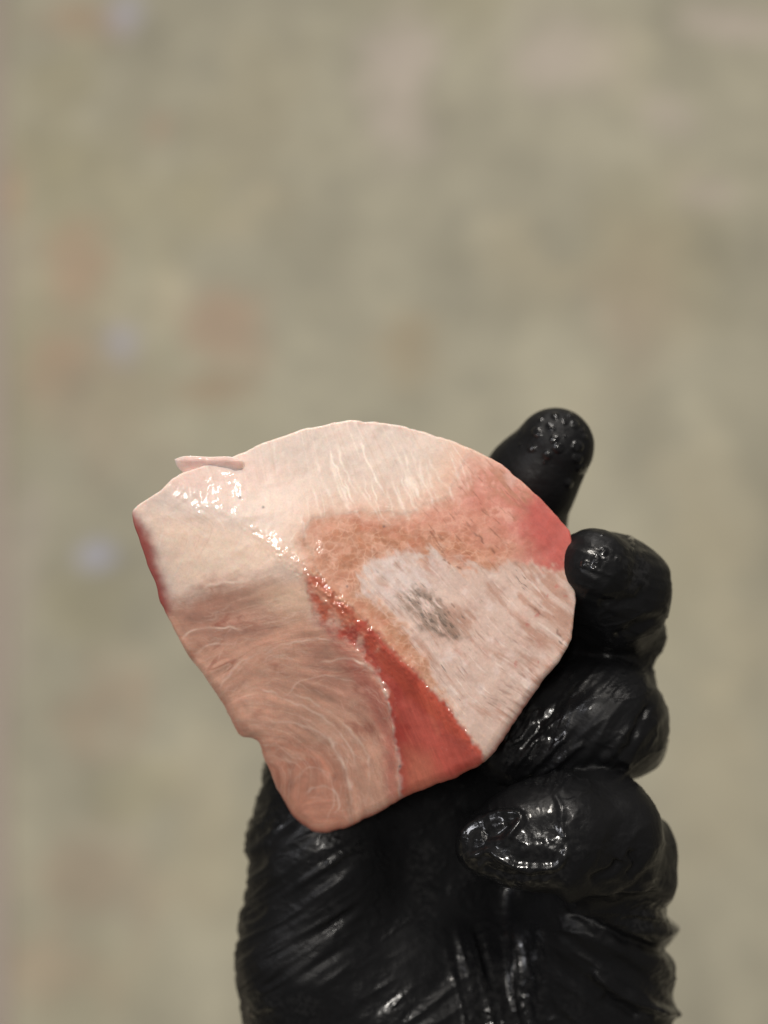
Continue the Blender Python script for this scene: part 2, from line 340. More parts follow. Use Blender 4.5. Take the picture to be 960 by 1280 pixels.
for i in range(420):                              # thin fascia threads following the fibres
    x, y = rng2.uniform(235, 480), rng2.uniform(740, 1010); pts = [(x, y)]; ux = uy = None
    for k_ in range(rng2.integers(3, 7)):
        ix, iy = int(np.clip(x - gx0, 0, gw - 1)), int(np.clip(y - gy0, 0, gh - 1)); dx, dy = DX[iy, ix], DY[iy, ix]
        if ux is not None and dx * ux + dy * uy < 0: dx, dy = -dx, -dy
        ux, uy = dx, dy; tw = rng2.normal(0, .35); x += (dx - dy * tw) * 9; y += (dy + dx * tw) * 9; pts.append((x, y))
    sinews.append((pts, rng2.uniform(.5, 1.1), rng2.uniform(.04, .17)))
for i in range(30):
    x, y = rng2.uniform(390, 600), rng2.uniform(545, 610); sinews.append(([(x, y), (x + 6, y + 24), (x + 16, y + 48), (x + 34, y + 78)], rng2.uniform(.9, 2.0), rng2.uniform(.3, .7)))
sin_h = np.zeros(len(px))
for pts, wd, am in sinews:
    X0, X1 = min(p[0] for p in pts) - 12, max(p[0] for p in pts) + 12; Y0, Y1 = min(p[1] for p in pts) - 12, max(p[1] for p in pts) + 12
    idx = np.where((px > X0) & (px < X1) & (py > Y0) & (py < Y1))[0]
    ds, tt, _ = seg_dist(px[idx] + 2.2 * vnoise(px[idx] / 9, py[idx] / 9, seed=90), py[idx] + 2.2 * vnoise(px[idx] / 9, py[idx] / 9, seed=91), smooth_line(pts, 24))
    scol = lin(240, 214, 198) if min(p[1] for p in pts) > 665 else lin(250, 236, 224)
    k_ = np.exp(-(ds / wd) ** 2) * am * sm(0, .2, tt) * sm(1, .75, tt) * (.45 + .75 * sm(-.5, .4, vnoise(px[idx] / 14, py[idx] / 14, seed=92)))
    Cf[idx] = Cf[idx] * (1 - k_[:, None]) + scol * k_[:, None]; sin_h[idx] = np.maximum(sin_h[idx], k_)
# skin side
Ct = np.tile(lin(182, 126, 98), (len(px), 1))
net = cell(px + .35 * py + 10 * fbm(px / 16, py / 16, seed=60), py * 1.25 - .2 * px + 7 * fbm(px / 16, py / 16, seed=61), 12, 5)
netm = 1 - sm(.2, 3.6, net + .8 * fbm(px / 6, py / 6, seed=17))
ul, vl = px * .3 + py * .95 + 7 * fbm(px / 40, py / 40, seed=18), px * .95 - py * .3 + 7 * fbm(px / 40, py / 40, seed=19)
wv = np.maximum(1 - np.abs(vnoise(ul / 30, vl / 7, seed=20)) * 5, 1 - np.abs(vnoise(ul / 8, vl / 34, seed=25)) * 5).clip(0, 1)
netm = np.clip(.75 * netm + .55 * wv, 0, 1) * (.4 + .6 * sm(-.3, .3, fbm(px / 18, py / 18, seed=26)))
Ct *= (1 + .22 * fbm(px / 9, py / 6, seed=62))[:, None]
Ct = blend(Ct, lin(218, 168, 146), sm(-.1, .5, fbm(px / 14, py / 10, seed=39) + .35 * sm(680, 645, py)), .6)
Ct = blend(Ct, lin(168, 116, 82), region([(455, 745), (480, 752), (520, 800), (556, 868), (540, 870), (500, 815), (462, 775)], 6), .75)
Ct = blend(Ct, lin(230, 188, 166), netm, .48)
Ct = blend(Ct, lin(190, 116, 96), sm(0, .5, fbm(px / 20, py / 20, seed=27)), .35)
Cp = np.tile(lin(206, 144, 130), (len(px), 1)); Cp = blend(Cp, lin(190, 118, 100), sm(0, .6, fbm(px / 26, py / 26, seed=64)), .6)
Cp = blend(Cp, lin(226, 180, 160), netm, .2); Cp = blend(Cp, lin(176, 122, 98), sm(.1, .5, fbm(px / 15, py / 15, seed=40)), .5); Cp = blend(Cp, lin(228, 180, 164), sm(.15, .5, fbm(px / 11, py / 11, seed=41)), .5)
Cs = np.tile(lin(206, 180, 168), (len(px), 1))
Cs = blend(Cs, lin(222, 204, 198), sm(.1, .7, fbm(px / 20, py / 20, seed=65)), .6)
Cs = blend(Cs, lin(196, 152, 138), sm(.1, .8, fbm(px / 40, py / 40, seed=66) + .25 * wi), .6)
# dark short flecks along the grain
dirx, diry = .66, .75
dirx, diry = dirx + .06 * 0, diry
uu, vv = px * dirx + py * diry, -px * diry + py * dirx
vv = vv + 14 * fbm(px / 120, py / 120, seed=80, o=2) + .8 * vnoise(px / 13, py / 13, seed=81)
fleck = fbm(uu / 26, vv / 3.6, seed=67, o=3); Cs = blend(Cs, lin(170, 138, 126), sm(.15, .7, fleck) * sm(-.4, .4, fbm(px / 28, py / 28, seed=82)), .8)
Cs = blend(Cs, lin(172, 126, 106), sm(.05, .6, fbm(uu / 40, vv / 9, seed=83) + .3 * sm(620, 700, px)), .6)
Cs = blend(Cs, lin(226, 212, 208), sm(90, 20, np.hypot((px - 500), (py - 715) * 1.4)) * sm(-.5, .3, fbm(uu / 20, vv / 6, seed=85)), .6)
Cs *= (1 + .08 * fbm(px / 3.5, py / 3.5, seed=84))[:, None]
fl2 = fbm(uu / 15, vv / 1.9, seed=68, o=2); Cs = blend(Cs, lin(108, 94, 88), sm(.46, .75, fl2) * sm(.0, .5, fbm(px / 26, py / 26, seed=69)), .7)
Cs = blend(Cs, lin(232, 214, 206), sm(.35, .7, fbm(uu / 30, vv / 3, seed=72, o=3)), .5)
Cs = blend(Cs, lin(186, 94, 86), sm(.5, .75, fbm(px / 12, py / 12, seed=70)) * sm(600, 660, px), .45)
gm = grey * sm(-.6, .1, fbm(uu / 14, vv / 3, seed=71))
Cs = blend(Cs, lin(138, 116, 102), gm, .8); Cs = blend(Cs, lin(84, 74, 66), gm * sm(.0, .5, fbm(uu / 7, vv / 2.2, seed=73)), .7)
sil_noise = sm(.15, .85, silver + .7 * fbm(uu / 22, vv / 6, seed=74) * (silver > .02) * (silver < .98))
Cw = np.tile(lin(184, 88, 76), (len(px), 1))
Cw = blend(Cw, lin(168, 68, 58), sm(0, .6, fbm(px / 24, py / 24, seed=75)), .6)
Cw = blend(Cw, lin(206, 118, 96), sm(.6, 2, wi), .35)
Cw = blend(Cw, lin(152, 56, 50), region([(470, 850), (498, 860), (520, 940), (508, 1000), (498, 960), (488, 890)], 9), .55)
Cw = blend(Cw, lin(196, 122, 98), region([(506, 935), (535, 940), (560, 1000), (505, 1020)], 14), .6)
Cw = blend(Cw, lin(206, 96, 70), region([(440, 778), (500, 825), (560, 888), (600, 940), (560, 915), (490, 850)], 6), .5)
Cw = blend(Cw, lin(200, 120, 86), region([(383, 716), (420, 738), (450, 775), (430, 790), (395, 765)], 9), .5)
Cw = blend(Cw, lin(214, 150, 128), netm * sm(860, 780, py), .25)
Cw = blend(Cw, lin(140, 44, 40), sm(.1, .6, fbm(px / 13, py / 17, seed=42)) * sm(900, 800, py), .6)
Cw = blend(Cw, lin(210, 116, 92), sm(.5, 1.8, bil(wide_i, px - gx0, py - gy0)) * sm(-.2, .4, fbm(px / 30, py / 30, seed=43)), .4)
Cw = blend(Cw, lin(146, 60, 48), sm(.5, 1.8, -wi), .35)
Cw *= (1 + .04 * fi)[:, None]
Cband = np.tile(lin(206, 146, 118), (len(px), 1)) * (1 + .1 * fbm(px / 5, py / 5, seed=28))[:, None]; Cband = blend(Cband, lin(228, 192, 166), sm(0, .5, fbm(px / 7, py / 7, seed=29)), .6)
bandm = np.exp(-((sd - 3) / 17) ** 2) * sm(365, 400, px) * sm(560, 500, px)
for Cx, mk in ((Ct, tan), (Cp, pinkm), (Ct, tan * .45 * (1 - red)), (np.tile(lin(186, 98, 90), (len(px), 1)) * (1 + .16 * fbm(px / 12, py / 12, seed=38) + .10 * fleck)[:, None], red), (Cs, sil_noise), (Cband, bandm), (Cw, wedge)):
    Cf = Cf * (1 - mk[:, None]) + Cx * mk[:, None]
# greyish-brown smear at the upper right edge and brown dashes across the pink
Cf = blend(Cf, lin(176, 128, 104), region([(600, 580), (630, 590), (665, 625), (650, 640), (612, 608)], 8, 1.6) * sm(-.2, .3, fleck), .7)
Cf = blend(Cf, lin(216, 178, 168), region([(632, 590), (650, 600), (640, 612), (628, 600)], 5, 1.4), .7)
Cf = blend(Cf, lin(150, 100, 80), np.maximum(tan, pinkm) * (1 - red) * sm(.3, .6, fbm(uu / 22, vv / 3, seed=79, o=3)) * sm(470, 520, px), .6)
for pts, wd in (([(583, 660), (600, 673), (618, 690)], 1.3), ([(545, 738), (560, 748), (573, 765)], 1.0), ([(660, 755), (690, 780), (704, 800)], 1.2), ([(555, 700), (575, 712)], 1.2)):
    ds, tt, _ = seg_dist(px + 1.5 * vnoise(px / 6, py / 6, seed=93), py + 1.5 * vnoise(px / 6, py / 6, seed=94), pts); Cf = blend(Cf, lin(110, 76, 64), np.exp(-(ds / wd) ** 2) * sm(-.4, .3, vnoise(px / 7, py / 7, seed=95)), .6)
for (x, y) in ((300, 622), (329, 634), (480, 658), (434, 733), (500, 958)):
    Cf = blend(Cf, lin(90, 80, 84), np.exp(-((px - x) ** 2 + (py - y) ** 2) / 3), .7)
# cut left edge: blood-red rim
redge = region([(150, 628), (168, 645), (186, 668), (197, 705), (207, 735), (212, 765), (190, 780), (150, 700)], 9, .6)
Cf = blend(Cf, lin(150, 54, 48), redge, .9)
edge_px = (1 - SS) * RR; edge_px = np.r_[260.0, edge_px.ravel()]
Cf = blend(Cf, lin(200, 118, 100), (1 - sm(0, 7, edge_px)) * sm(830, 900, py), .6)
# red cast around glossy joint
# heights in mm
def sabs(v, k_): return np.sqrt(v * v + k_ * k_) - k_
up = np.where(rside > 0, 0.0, rd); dn = np.where(rside > 0, rd, 0.0)
dnn, upp = dn * K * 1000, up * K * 1000
kr = 1.5 + 5 * sm(420, 300, px)
H = 5.0 - 0.40 * sabs(dnn, kr) - 0.006 * dnn ** 2 - 0.14 * sabs(upp, 2.5) - 0.0022 * upp ** 2
# at the left end the cut face stays nearly flat with the top face
H += 0.20 * sabs(dnn, kr) * sm(420, 250, px)
# swelling and hollows
H += .5 * fbm(px / 60, py / 60, seed=101) + .05 * fbm(px / 18, py / 18, seed=102)
Hr = 0
H += -.5 * np.exp(-((sd - 26) / 14) ** 2) * sm(400, 450, px)            # groove beside the ridge
H += .35 * sm(-6, 7, poly_sd(wx, wy, MUSCLE)) * sm(400, 470, px) * sm(760, 830, py)     # muscle steps up from the red wedge
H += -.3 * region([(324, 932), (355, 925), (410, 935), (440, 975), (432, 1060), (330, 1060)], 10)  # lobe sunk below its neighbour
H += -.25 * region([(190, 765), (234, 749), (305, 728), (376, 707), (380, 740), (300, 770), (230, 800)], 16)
gl = np.exp(-(np.abs(sd - 4) / 9.0) ** 2)                                # gristly wet joint along the ridge
crest = np.exp(-((sd + 1) / 2.6) ** 2) * sm(440, 520, px) * (.6 + .4 * vnoise(px / 9, py / 9, seed=37))
H += .07 * crest
glm = gl * (.25 * sm(190, 230, px) + .75 * sm(300, 345, px)) * (1 - .4 * sm(430, 500, px))
lump = vnoise(px / 3.6, py / 3.6, seed=104) + .8 * vnoise(px / 7, py / 7, seed=105)
H += glm * (.2 * lump * (.4 + .6 * sm(-.3, .3, vnoise(px / 12, py / 12, seed=44))) * (1 - .35 * sm(450, 520, px)) + .12) * (0.6 + .4 * sm(330, 370, px))
wet2 = sm(380, 400, px) * sm(530, 440, px) * np.exp(-(np.abs(sd - 24) / 14.0) ** 2)
H += wet2 * .09 * lump
H += .006 * fi * (muscle + .2) + .02 * wi * muscle + .045 * sin_h
H += -.015 * np.maximum(tan, .5 * pinkm) * (1 - netm) - .02 * sm(.3, .6, fleck) * silver
H += .012 * vnoise(px / 6, py / 6, seed=106) * region([(205, 590), (290, 575), (330, 620), (215, 625)], 10)
# rounded rim, gets tighter at the bottom
e = edge_px * K * 1000; Rr = .4 + 2.0 * sm(760, 900, np.r_[py])
H -= Rr * (1 - np.sqrt(np.clip(1 - (1 - np.clip(e / Rr, 0, 1)) ** 2, 0, 1)))
s_ = K * (DIST - H * .001) / DIST
front = np.stack([(px - 480) * s_, (640 - py) * s_, H * .001], 1)
# wall and back: rings continuing behind
rim = front[-NA:]; cen3 = front[0]
rings = []; rcol = []; rcl = Cf[-NA:]
zb = -11.0
for j, (sc, dep) in enumerate([(1.0, 1.2), (1.002, 3.0), (.998, 5), (.985, 7.5), (.96, 9.5), (.9, 11), (.7, 12.5), (.4, 13), (.1, 13)]):
    r_ = rim.copy(); r_[:, :2] = cen3[:2] + (rim[:, :2] - cen3[:2]) * sc
    r_[:, 2] = rim[:, 2] - dep * .001
    if sc < .95: r_[:, 2] = r_[:, 2] * sc / .96 + (1 - sc / .96) * (-.010)
    r_[:, 2] += .0002 * vnoise(np.cos(th) * 20, np.sin(th) * 20 + j, seed=110)
    rings.append(r_); rcol.append(rcl * .9 + lin(190, 110, 95) * .1)
Vf = np.vstack([front] + rings + [np.array([[cen3[0], cen3[1], -.012]])])
Call = np.vstack([Cf] + rcol + [lin(200, 150, 130)[None]])
nring = (NR - 1) + len(rings)
idx = 1 + np.arange(nring * NA).reshape(nring, NA)
a = idx[:-1]; b = idx[1:]; ar, br = np.roll(a, -1, 1), np.roll(b, -1, 1)
# th runs with y down: clockwise in the hand frame, so wind the other way
Q = np.stack([a, ar, br, b], -1).reshape(-1, 4)
ctr = np.stack([np.zeros(NA, int), np.roll(idx[0], -1), idx[0]], 1); bck = np.stack([np.full(NA, len(Vf) - 1), idx[-1], np.roll(idx[-1], -1)], 1)
T = np.vstack([Q[:, [0, 1, 2]], Q[:, [0, 2, 3]], ctr, bck])
# fix winding so normals face out
n0 = np.cross(Vf[Q[1000, 1]] - Vf[Q[1000, 0]], Vf[Q[1000, 2]] - Vf[Q[1000, 0]])
if n0[2] < 0: T[:2 * len(Q)] = T[:2 * len(Q), ::-1]
n0 = np.cross(Vf[ctr[0, 1]] - Vf[ctr[0, 0]], Vf[ctr[0, 2]] - Vf[ctr[0, 0]])
if n0[2] < 0: T[2 * len(Q):2 * len(Q) + NA] = T[2 * len(Q):2 * len(Q) + NA, ::-1]
n0 = np.cross(Vf[bck[0, 1]] - Vf[bck[0, 0]], Vf[bck[0, 2]] - Vf[bck[0, 0]])
if n0[2] > 0: T[2 * len(Q) + NA:] = T[2 * len(Q) + NA:, ::-1]
fn = np.cross(Vf[T[:, 1]] - Vf[T[:, 0]], Vf[T[:, 2]] - Vf[T[:, 0]])
VN = np.zeros_like(Vf)
for i in range(3):
    for j in range(3): VN[:, j] += np.bincount(T[:, i], fn[:, j], len(Vf))
VN /= np.linalg.norm(VN, axis=1)[:, None] + 1e-20
# wetness attribute
wet = np.clip(.7 * crest + glm * 1.3 + .22 * sm(300, 360, px) + wet2 * .9 + .25 * muscle + .25 * sm(.2, .6, vnoise(px / 40, py / 40, seed=111)), 0, 1)
wet = np.r_[wet, np.full(len(Vf) - len(px), .3)]
def fish_mat(name, rough_dry, rough_wet, sss):
    m = N(name); ca = m.attr('Col'); wt = m.attr('wet')
    nn = m.noise(900, 4, .6); n2 = m.noise(2600, 3, .6)
    mx = m.n('ShaderNodeMix', _data_type='RGBA', _blend_type='MULTIPLY'); mx.inputs[0].default_value = 1
    m.l(ca.outputs['Color'], mx.inputs[6]); g = m.math('MULTIPLY', m.ramp(nn, .3, .7, .95, 1.05), m.ramp(n2, .3, .7, .95, 1.05))
    cmb = m.n('ShaderNodeCombineColor'); [m.l(g, cmb.inputs[i]) for i in range(3)]
    m.l(cmb.outputs[0], mx.inputs[7]); m.l(mx.outputs[2], m.b.inputs['Base Color'])
    m.l(m.ramp(wt.outputs['Fac'], 0, 1, rough_dry, rough_wet), m.b.inputs['Roughness'])
    m.b.inputs['Specular IOR Level'].default_value = .4
    m.l(m.math('MULTIPLY', wt.outputs['Fac'], .8), m.b.inputs['Coat Weight']); m.b.inputs['Coat Roughness'].default_value = .07
    m.b.inputs['Subsurface Weight'].default_value = sss; m.b.inputs['Subsurface Radius'].default_value = (1.0, .45, .3); m.b.inputs['Subsurface Scale'].default_value = .0016
    m.l(m.bump(nn, .06, .0003, m.bump(n2, .08, .0001)), m.b.inputs['Normal'])
    return m.m
M_FLESH = fish_mat('raw_fish_flesh', .5, .16, .6); M_RED = fish_mat('raw_red_muscle', .45, .15, .35); M_SKIN = fish_mat('fish_skin_side', .5, .18, .45)
root = bpy.data.objects.new('fish_fillet', None); COL.objects.link(root); root.matrix_world = RIG @ Matrix.Translation(P(455, 785, -8)); root.empty_display_size = .02
tag(root, 'raw fish fillet piece with white fat, red wedge and silvery skin, held in black glove', 'fish fillet')
off = P(455, 785, -8)
cx_, cy_ = np.r_[wx, np.zeros(len(Vf) - len(px))], np.r_[wy, np.zeros(len(Vf) - len(px))]
isfront = np.arange(len(Vf)) < len(px)
is_w = (poly_sd(px + (wx - px) * .7, py + (wy - py) * .7, WEDGE) > 0); is_s = (poly_sd(wx, wy, SKIN) > 0) & ~is_w
lab = np.zeros(len(Vf), int); lab[:len(px)] = np.where(is_w, 1, np.where(is_s, 2, 0))
tl = lab[T[:, 0]]
for code, nm, mt, lb in ((0, 'flesh', M_FLESH, 'pale fatty flesh, brownish towards the lower end'), (1, 'red_muscle', M_RED, 'dark red muscle wedge below the wet ridge'), (2, 'skin', M_SKIN, 'silvery pink skin side with tan netting')):
    t_ = T[tl == code]; un, inv = np.unique(t_, return_inverse=True)
    ob = mesh_np(nm, Vf[un] - off, inv.reshape(-1, 3), mt, root, col=np.clip(Call[un], 0, 1), attrs={'wet': wet[un]}, normals=VN[un])
    ob['label'] = lb
# thin torn flap on the upper left rim
FL = [(218, 574), (232, 570), (262, 571), (288, 571), (305, 578), (298, 592), (270, 597), (246, 596), (232, 592), (222, 584)]
fp = smooth_line(FL + [FL[0]], 90)[:-1]; fc = fp.mean(0)
vs = []; cs = []; NF = len(fp)
for zz, scs in ((1, (0.004, .2, .4, .6, .8, .92, .98, 1.0)), (-1, (1.0, .95, .7, .3, .004))):
    for sc in scs:
        for q_ in fp:
            x, y = fc + (q_ - fc) * sc; th_ = .22 * math.sqrt(max(0, 1 - sc ** 6))
            z = 3.7 + (x - 218) * .010 - max(0, y - 576) * .07 + zz * th_ + .12 * math.sin(x / 9) + .10 * float(vnoise(np.array([x / 7]), np.array([y / 7]), seed=120)[0])
            vs.append(P(x, y, z)); cs.append(lin(232, 196, 188))
vs = np.array(vs); nrg = len(vs) // NF; ix = np.arange(len(vs)).reshape(nrg, NF)
Fq = np.stack([ix[:-1], np.roll(ix[:-1], -1, 1), np.roll(ix[1:], -1, 1), ix[1:]], -1).reshape(-1, 4)
if np.cross(vs[Fq[0, 1]] - vs[Fq[0, 0]], vs[Fq[0, 2]] - vs[Fq[0, 0]])[2] < 0: Fq = Fq[:, ::-1]
tri = np.vstack([Fq[:, [0, 1, 2]], Fq[:, [0, 2, 3]]])
caps = [(0, i, i + 1) for i in range(1, NF - 1)] + [(ix[-1, 0], ix[-1, i + 1], ix[-1, i]) for i in range(1, NF - 1)]
fo = mesh_np('flap', vs - off, tri, M_FLESH, root, col=np.array(cs), attrs={'wet': np.full(len(vs), .4)}); fo['label'] = 'thin torn pink flap at the upper left rim'

# ------------------------------------------------------------------ gloved hand (one continuous surface)
VOX = .00065
def PX(x, y, z, rpx):                            # radius in photo pixels at that depth
    s = K * (DIST - z * .001) / DIST; p = P(x, y, z); return (*p, rpx * s)
# (start, end, blend radius in mm)
caps = [
    # forearm and heel of the hand
    (PX(400, 1520, -44, 100), PX(395, 1190, -36, 88), 0), (PX(395, 1190, -36, 88), PX(408, 1060, -36, 86), 8), (PX(408, 1060, -36, 86), PX(426, 960, -38, 85), 8), (PX(426, 960, -38, 85), PX(470, 840, -34, 58), 6),
    (PX(560, 1520, -42, 110), PX(540, 1260, -44, 104), 20), (PX(540, 1260, -44, 104), PX(540, 960, -60, 88), 18),
    (PX(735, 1520, -44, 100), PX(742, 1210, -38, 88), 20), (PX(742, 1210, -38, 88), PX(745, 1130, -30, 84), 8),
    # palm plate hidden behind the fillet
    (PX(560, 1000, -52, 90), PX(620, 800, -50, 76), 16), (PX(480, 960, -48, 80), PX(520, 820, -44, 66), 10),
    # index finger: lies straight behind, tip shows above the rim
    (PX(620, 800, -46, 66), PX(650, 650, -34, 54), 5), (PX(650, 650, -34, 54), PX(664, 600, -27, 55), 3), (PX(664, 600, -27, 55), PX(694, 558, -23, 49), 3),
    # middle finger
    (PX(700, 850, -44, 60), PX(766, 788, -30, 60), 5), (PX(766, 788, -30, 60), PX(768, 738, -17, 60), 3), (PX(768, 738, -17, 60), PX(743, 710, -7, 49), 7),
    # ring finger
    (PX(690, 950, -44, 70), PX(765, 905, -24, 64), 5), (PX(765, 905, -24, 64), PX(752, 893, -19, 66), 3), (PX(752, 893, -19, 66), PX(640, 930, -20, 52), 4), (PX(765, 880, -30, 60), PX(796, 930, -30, 36), 4),
    # little finger
    (PX(730, 1130, -34, 76), PX(772, 1080, -24, 66), 5), (PX(772, 1080, -24, 66), PX(752, 1042, -11, 72), 4), (PX(752, 1042, -11, 70), PX(700, 1042, -5, 69), 3), (PX(700, 1042, -5, 69), PX(650, 1048, -4, 59), 3), (PX(650, 1048, -4, 59), PX(606, 1055, -4, 38), 3),
    (PX(745, 1050, -16, 60), PX(810, 1050, -24, 26), 5),
]
lo_ = np.array([-.036, -.128, -.068]); hi_ = np.array([.066, .024, .014])
n3 = np.ceil((hi_ - lo_) / VOX).astype(int)
AX = [(lo_[i] + np.arange(n3[i]) * VOX).astype(np.float32) for i in range(3)]
D = None
gxs, gys, gzs = AX[0][:, None, None], AX[1][None, :, None], AX[2][None, None, :]
for (A, B, kb) in caps:
    A = np.array(A, np.float32); B = np.array(B, np.float32); ba = B[:3] - A[:3]; L2 = float(ba @ ba)
    t = ((gxs - A[0]) * ba[0] + (gys - A[1]) * ba[1] + (gzs - A[2]) * ba[2]) / L2
    t = np.clip(t, 0, 1)
    d = np.sqrt((gxs - A[0] - t * ba[0]) ** 2 + (gys - A[1] - t * ba[1]) ** 2 + (gzs - A[2] - t * ba[2]) ** 2) - (A[3] + t * (B[3] - A[3]))
    if D is None: D = d; continue
    k_ = np.float32(max(kb, .5) * .001); h = np.clip(k_ - np.abs(D - d), 0, None) / k_
    D = np.minimum(D, d) - h * h * k_ * np.float32(.25)
D[:, 0, :] = .001; D[:, :, 0] = np.maximum(D[:, :, 0], .001)          # close at the box bottom, below the frame
# surface nets
sg = D < 0
def nets(D, sg):
    nx, ny, nz = D.shape
    c = np.zeros((nx - 1, ny - 1, nz - 1), np.int8)
    for i in (0, 1):
        for j in (0, 1):
            for k in (0, 1): c += sg[i:nx - 1 + i, j:ny - 1 + j, k:nz - 1 + k]
    act = (c > 0) & (c < 8); ijk = np.argwhere(act); vid = np.full(act.shape, -1, np.int32); vid[act] = np.arange(len(ijk))
    acc = np.zeros((len(ijk), 3)); cnt = np.zeros(len(ijk))
    cor = [(i, j, k) for i in (0, 1) for j in (0, 1) for k in (0, 1)]
    for a in cor:
        for ax_ in range(3):
            if a[ax_]: continue
            b = list(a); b[ax_] = 1
            ia = ijk + a; ib = ijk + b; da = D[ia[:, 0], ia[:, 1], ia[:, 2]]; db = D[ib[:, 0], ib[:, 1], ib[:, 2]]
            m_ = (da < 0) != (db < 0); t = np.where(m_, da / (da - db + 1e-12), 0)
            p = np.array(a, float) + 0 * acc; p[:, ax_] += t; acc += p * m_[:, None]; cnt += m_
    Vv = lo_ + (ijk + acc / cnt[:, None]) * VOX
    Fs = []
    for ax_ in range(3):
        s0 = [slice(1, -1)] * 3; s1 = [slice(1, -1)] * 3; s0[ax_] = slice(0, -1); s1[ax_] = slice(1, None)
        A_, B_ = sg[tuple(s0)], sg[tuple(s1)]; e = np.argwhere(A_ != B_)
        offv = np.array([1, 1, 1]); offv[ax_] = 0; e = e + offv
        ina = sg[e[:, 0], e[:, 1], e[:, 2]]
        u_, v_ = (ax_ + 1) % 3, (ax_ + 2) % 3; du = np.zeros(3, int); dv = np.zeros(3, int); du[u_] = 1; dv[v_] = 1
        q = [vid[tuple((e - du - dv).T)], vid[tuple((e - dv).T)], vid[tuple(e.T)], vid[tuple((e - du).T)]]
        q = np.stack(q, 1); q[~ina] = q[~ina][:, ::-1]; Fs.append(q)
    return Vv, np.vstack(Fs)
GV, GF = nets(D, sg); del D, sg
# one refinement through a temporary subdivision
tmp = mesh_np('tmp_surface', GV, GF, M_FLESH); md = tmp.modifiers.new('s', 'SUBSURF'); md.levels = 1
dg = bpy.context.evaluated_depsgraph_get(); ev = tmp.evaluated_get(dg).to_mesh()
GV = np.zeros(len(ev.vertices) * 3, np.float32); ev.vertices.foreach_get('co', GV); GV = GV.reshape(-1, 3).astype(float)
GF = np.zeros(len(ev.loops), np.int32); ev.loops.foreach_get('vertex_index', GF); GF = GF.reshape(-1, 4)
GN = np.zeros(len(ev.vertices) * 3, np.float32); ev.vertices.foreach_get('normal', GN); GN = GN.reshape(-1, 3).astype(float)
tmp.evaluated_get(dg).to_mesh_clear(); tm = tmp.data; bpy.data.objects.remove(tmp); bpy.data.meshes.remove(tm)
# light laplacian smoothing
E = np.vstack([GF[:, [0, 1]], GF[:, [1, 2]], GF[:, [2, 3]], GF[:, [3, 0]]])
deg = np.bincount(E[:, 0], minlength=len(GV)) + np.bincount(E[:, 1], minlength=len(GV))
def lap(v):
    r = np.zeros_like(v)
    for j in range(v.shape[1]): r[:, j] = np.bincount(E[:, 0], v[E[:, 1], j], len(v)) + np.bincount(E[:, 1], v[E[:, 0], j], len(v))
    return r / deg[:, None]
for _ in range(4): GV = GV * .4 + lap(GV) * .6
for _ in range(2): GN = lap(GN)
GN /= np.linalg.norm(GN, axis=1)[:, None]
print('glove verts', len(GV))
gs = K * (DIST - GV[:, 2]) / DIST; hx = GV[:, 0] / gs + 480; hy = 640 - GV[:, 1] / gs; hz = GV[:, 2] * 1000
disp = np.zeros(len(GV))                        # mm
disp += .35 * fbm(hx / 60, hy / 60, hz / 10, seed=201) + .10 * fbm(hx / 18, hy / 18, hz / 4, seed=202)
def box(x0, x1, y0, y1, f=25): return sm(x0 - f, x0 + f, hx) * sm(x1 + f, x1 - f, hx) * sm(y0 - f, y0 + f, hy) * sm(y1 + f, y1 - f, hy)
def folds(ang, spacing, seed, length=6.0, sharp=1.6):
    """irregular stretched folds running along ang (degrees, y down)"""
    a = math.radians(ang); u_ = hx * math.cos(a) + hy * math.sin(a); v_ = -hx * math.sin(a) + hy * math.cos(a)
    n_ = vnoise(u_ / (spacing * length), v_ / spacing, hz / 14, seed=seed) + .4 * vnoise(u_ / (spacing * length * .6), v_ / spacing * 2.1, hz / 9, seed=seed + 1)
    return sharp * (1 - np.abs(n_) * 1.6).clip(-.6, 1)
disp += .38 * folds(-34, 17, 210, 9) * box(290, 440, 960, 1230)
disp += .35 * folds(-32, 11, 212, 5) * box(290, 350, 940, 1280, 15)
disp += .55 * folds(78, 18, 214, 7) * box(570, 690, 1170, 1300, 22)
disp += .60 * folds(38, 26, 216, 6) * box(690, 850, 1170, 1300)
disp += .45 * folds(12, 20, 218, 5) * box(700, 850, 1095, 1170, 15)
disp += .30 * folds(-40, 24, 220, 5) * box(440, 580, 1190, 1290)
disp += .14 * folds(-60, 26, 234, 3) * box(700, 850, 700, 1110, 15)
disp += .28 * folds(-62, 9, 222, 6) * box(630, 715, 880, 985, 12) + .22 * folds(-48, 14, 224, 5) * box(700, 830, 830, 985, 15)
disp += .08 * folds(80, 12, 226, 4) * box(570, 700, 1000, 1110, 12) + .14 * folds(20, 14, 228, 4) * box(700, 840, 660, 830, 12)
for sc_, am_, sd_ in ((26, .20, 250), (13, .10, 252)):      # thin stray creases of the stretched rubber
    q_ = vnoise(hx / (sc_ * 1.8) + hy / sc_, hy / (sc_ * 1.5) - hx / (sc_ * 3), hz / 9, seed=sd_) + .3 * vnoise(hx / 6, hy / 6, seed=sd_ + 1) * .4
    disp += am_ * (1 - np.abs(q_) * 6).clip(0, 1) * sm(-.1, .4, vnoise(hx / 48, hy / 48, hz / 12, seed=sd_ + 3)) * sm(640, 680, hy)
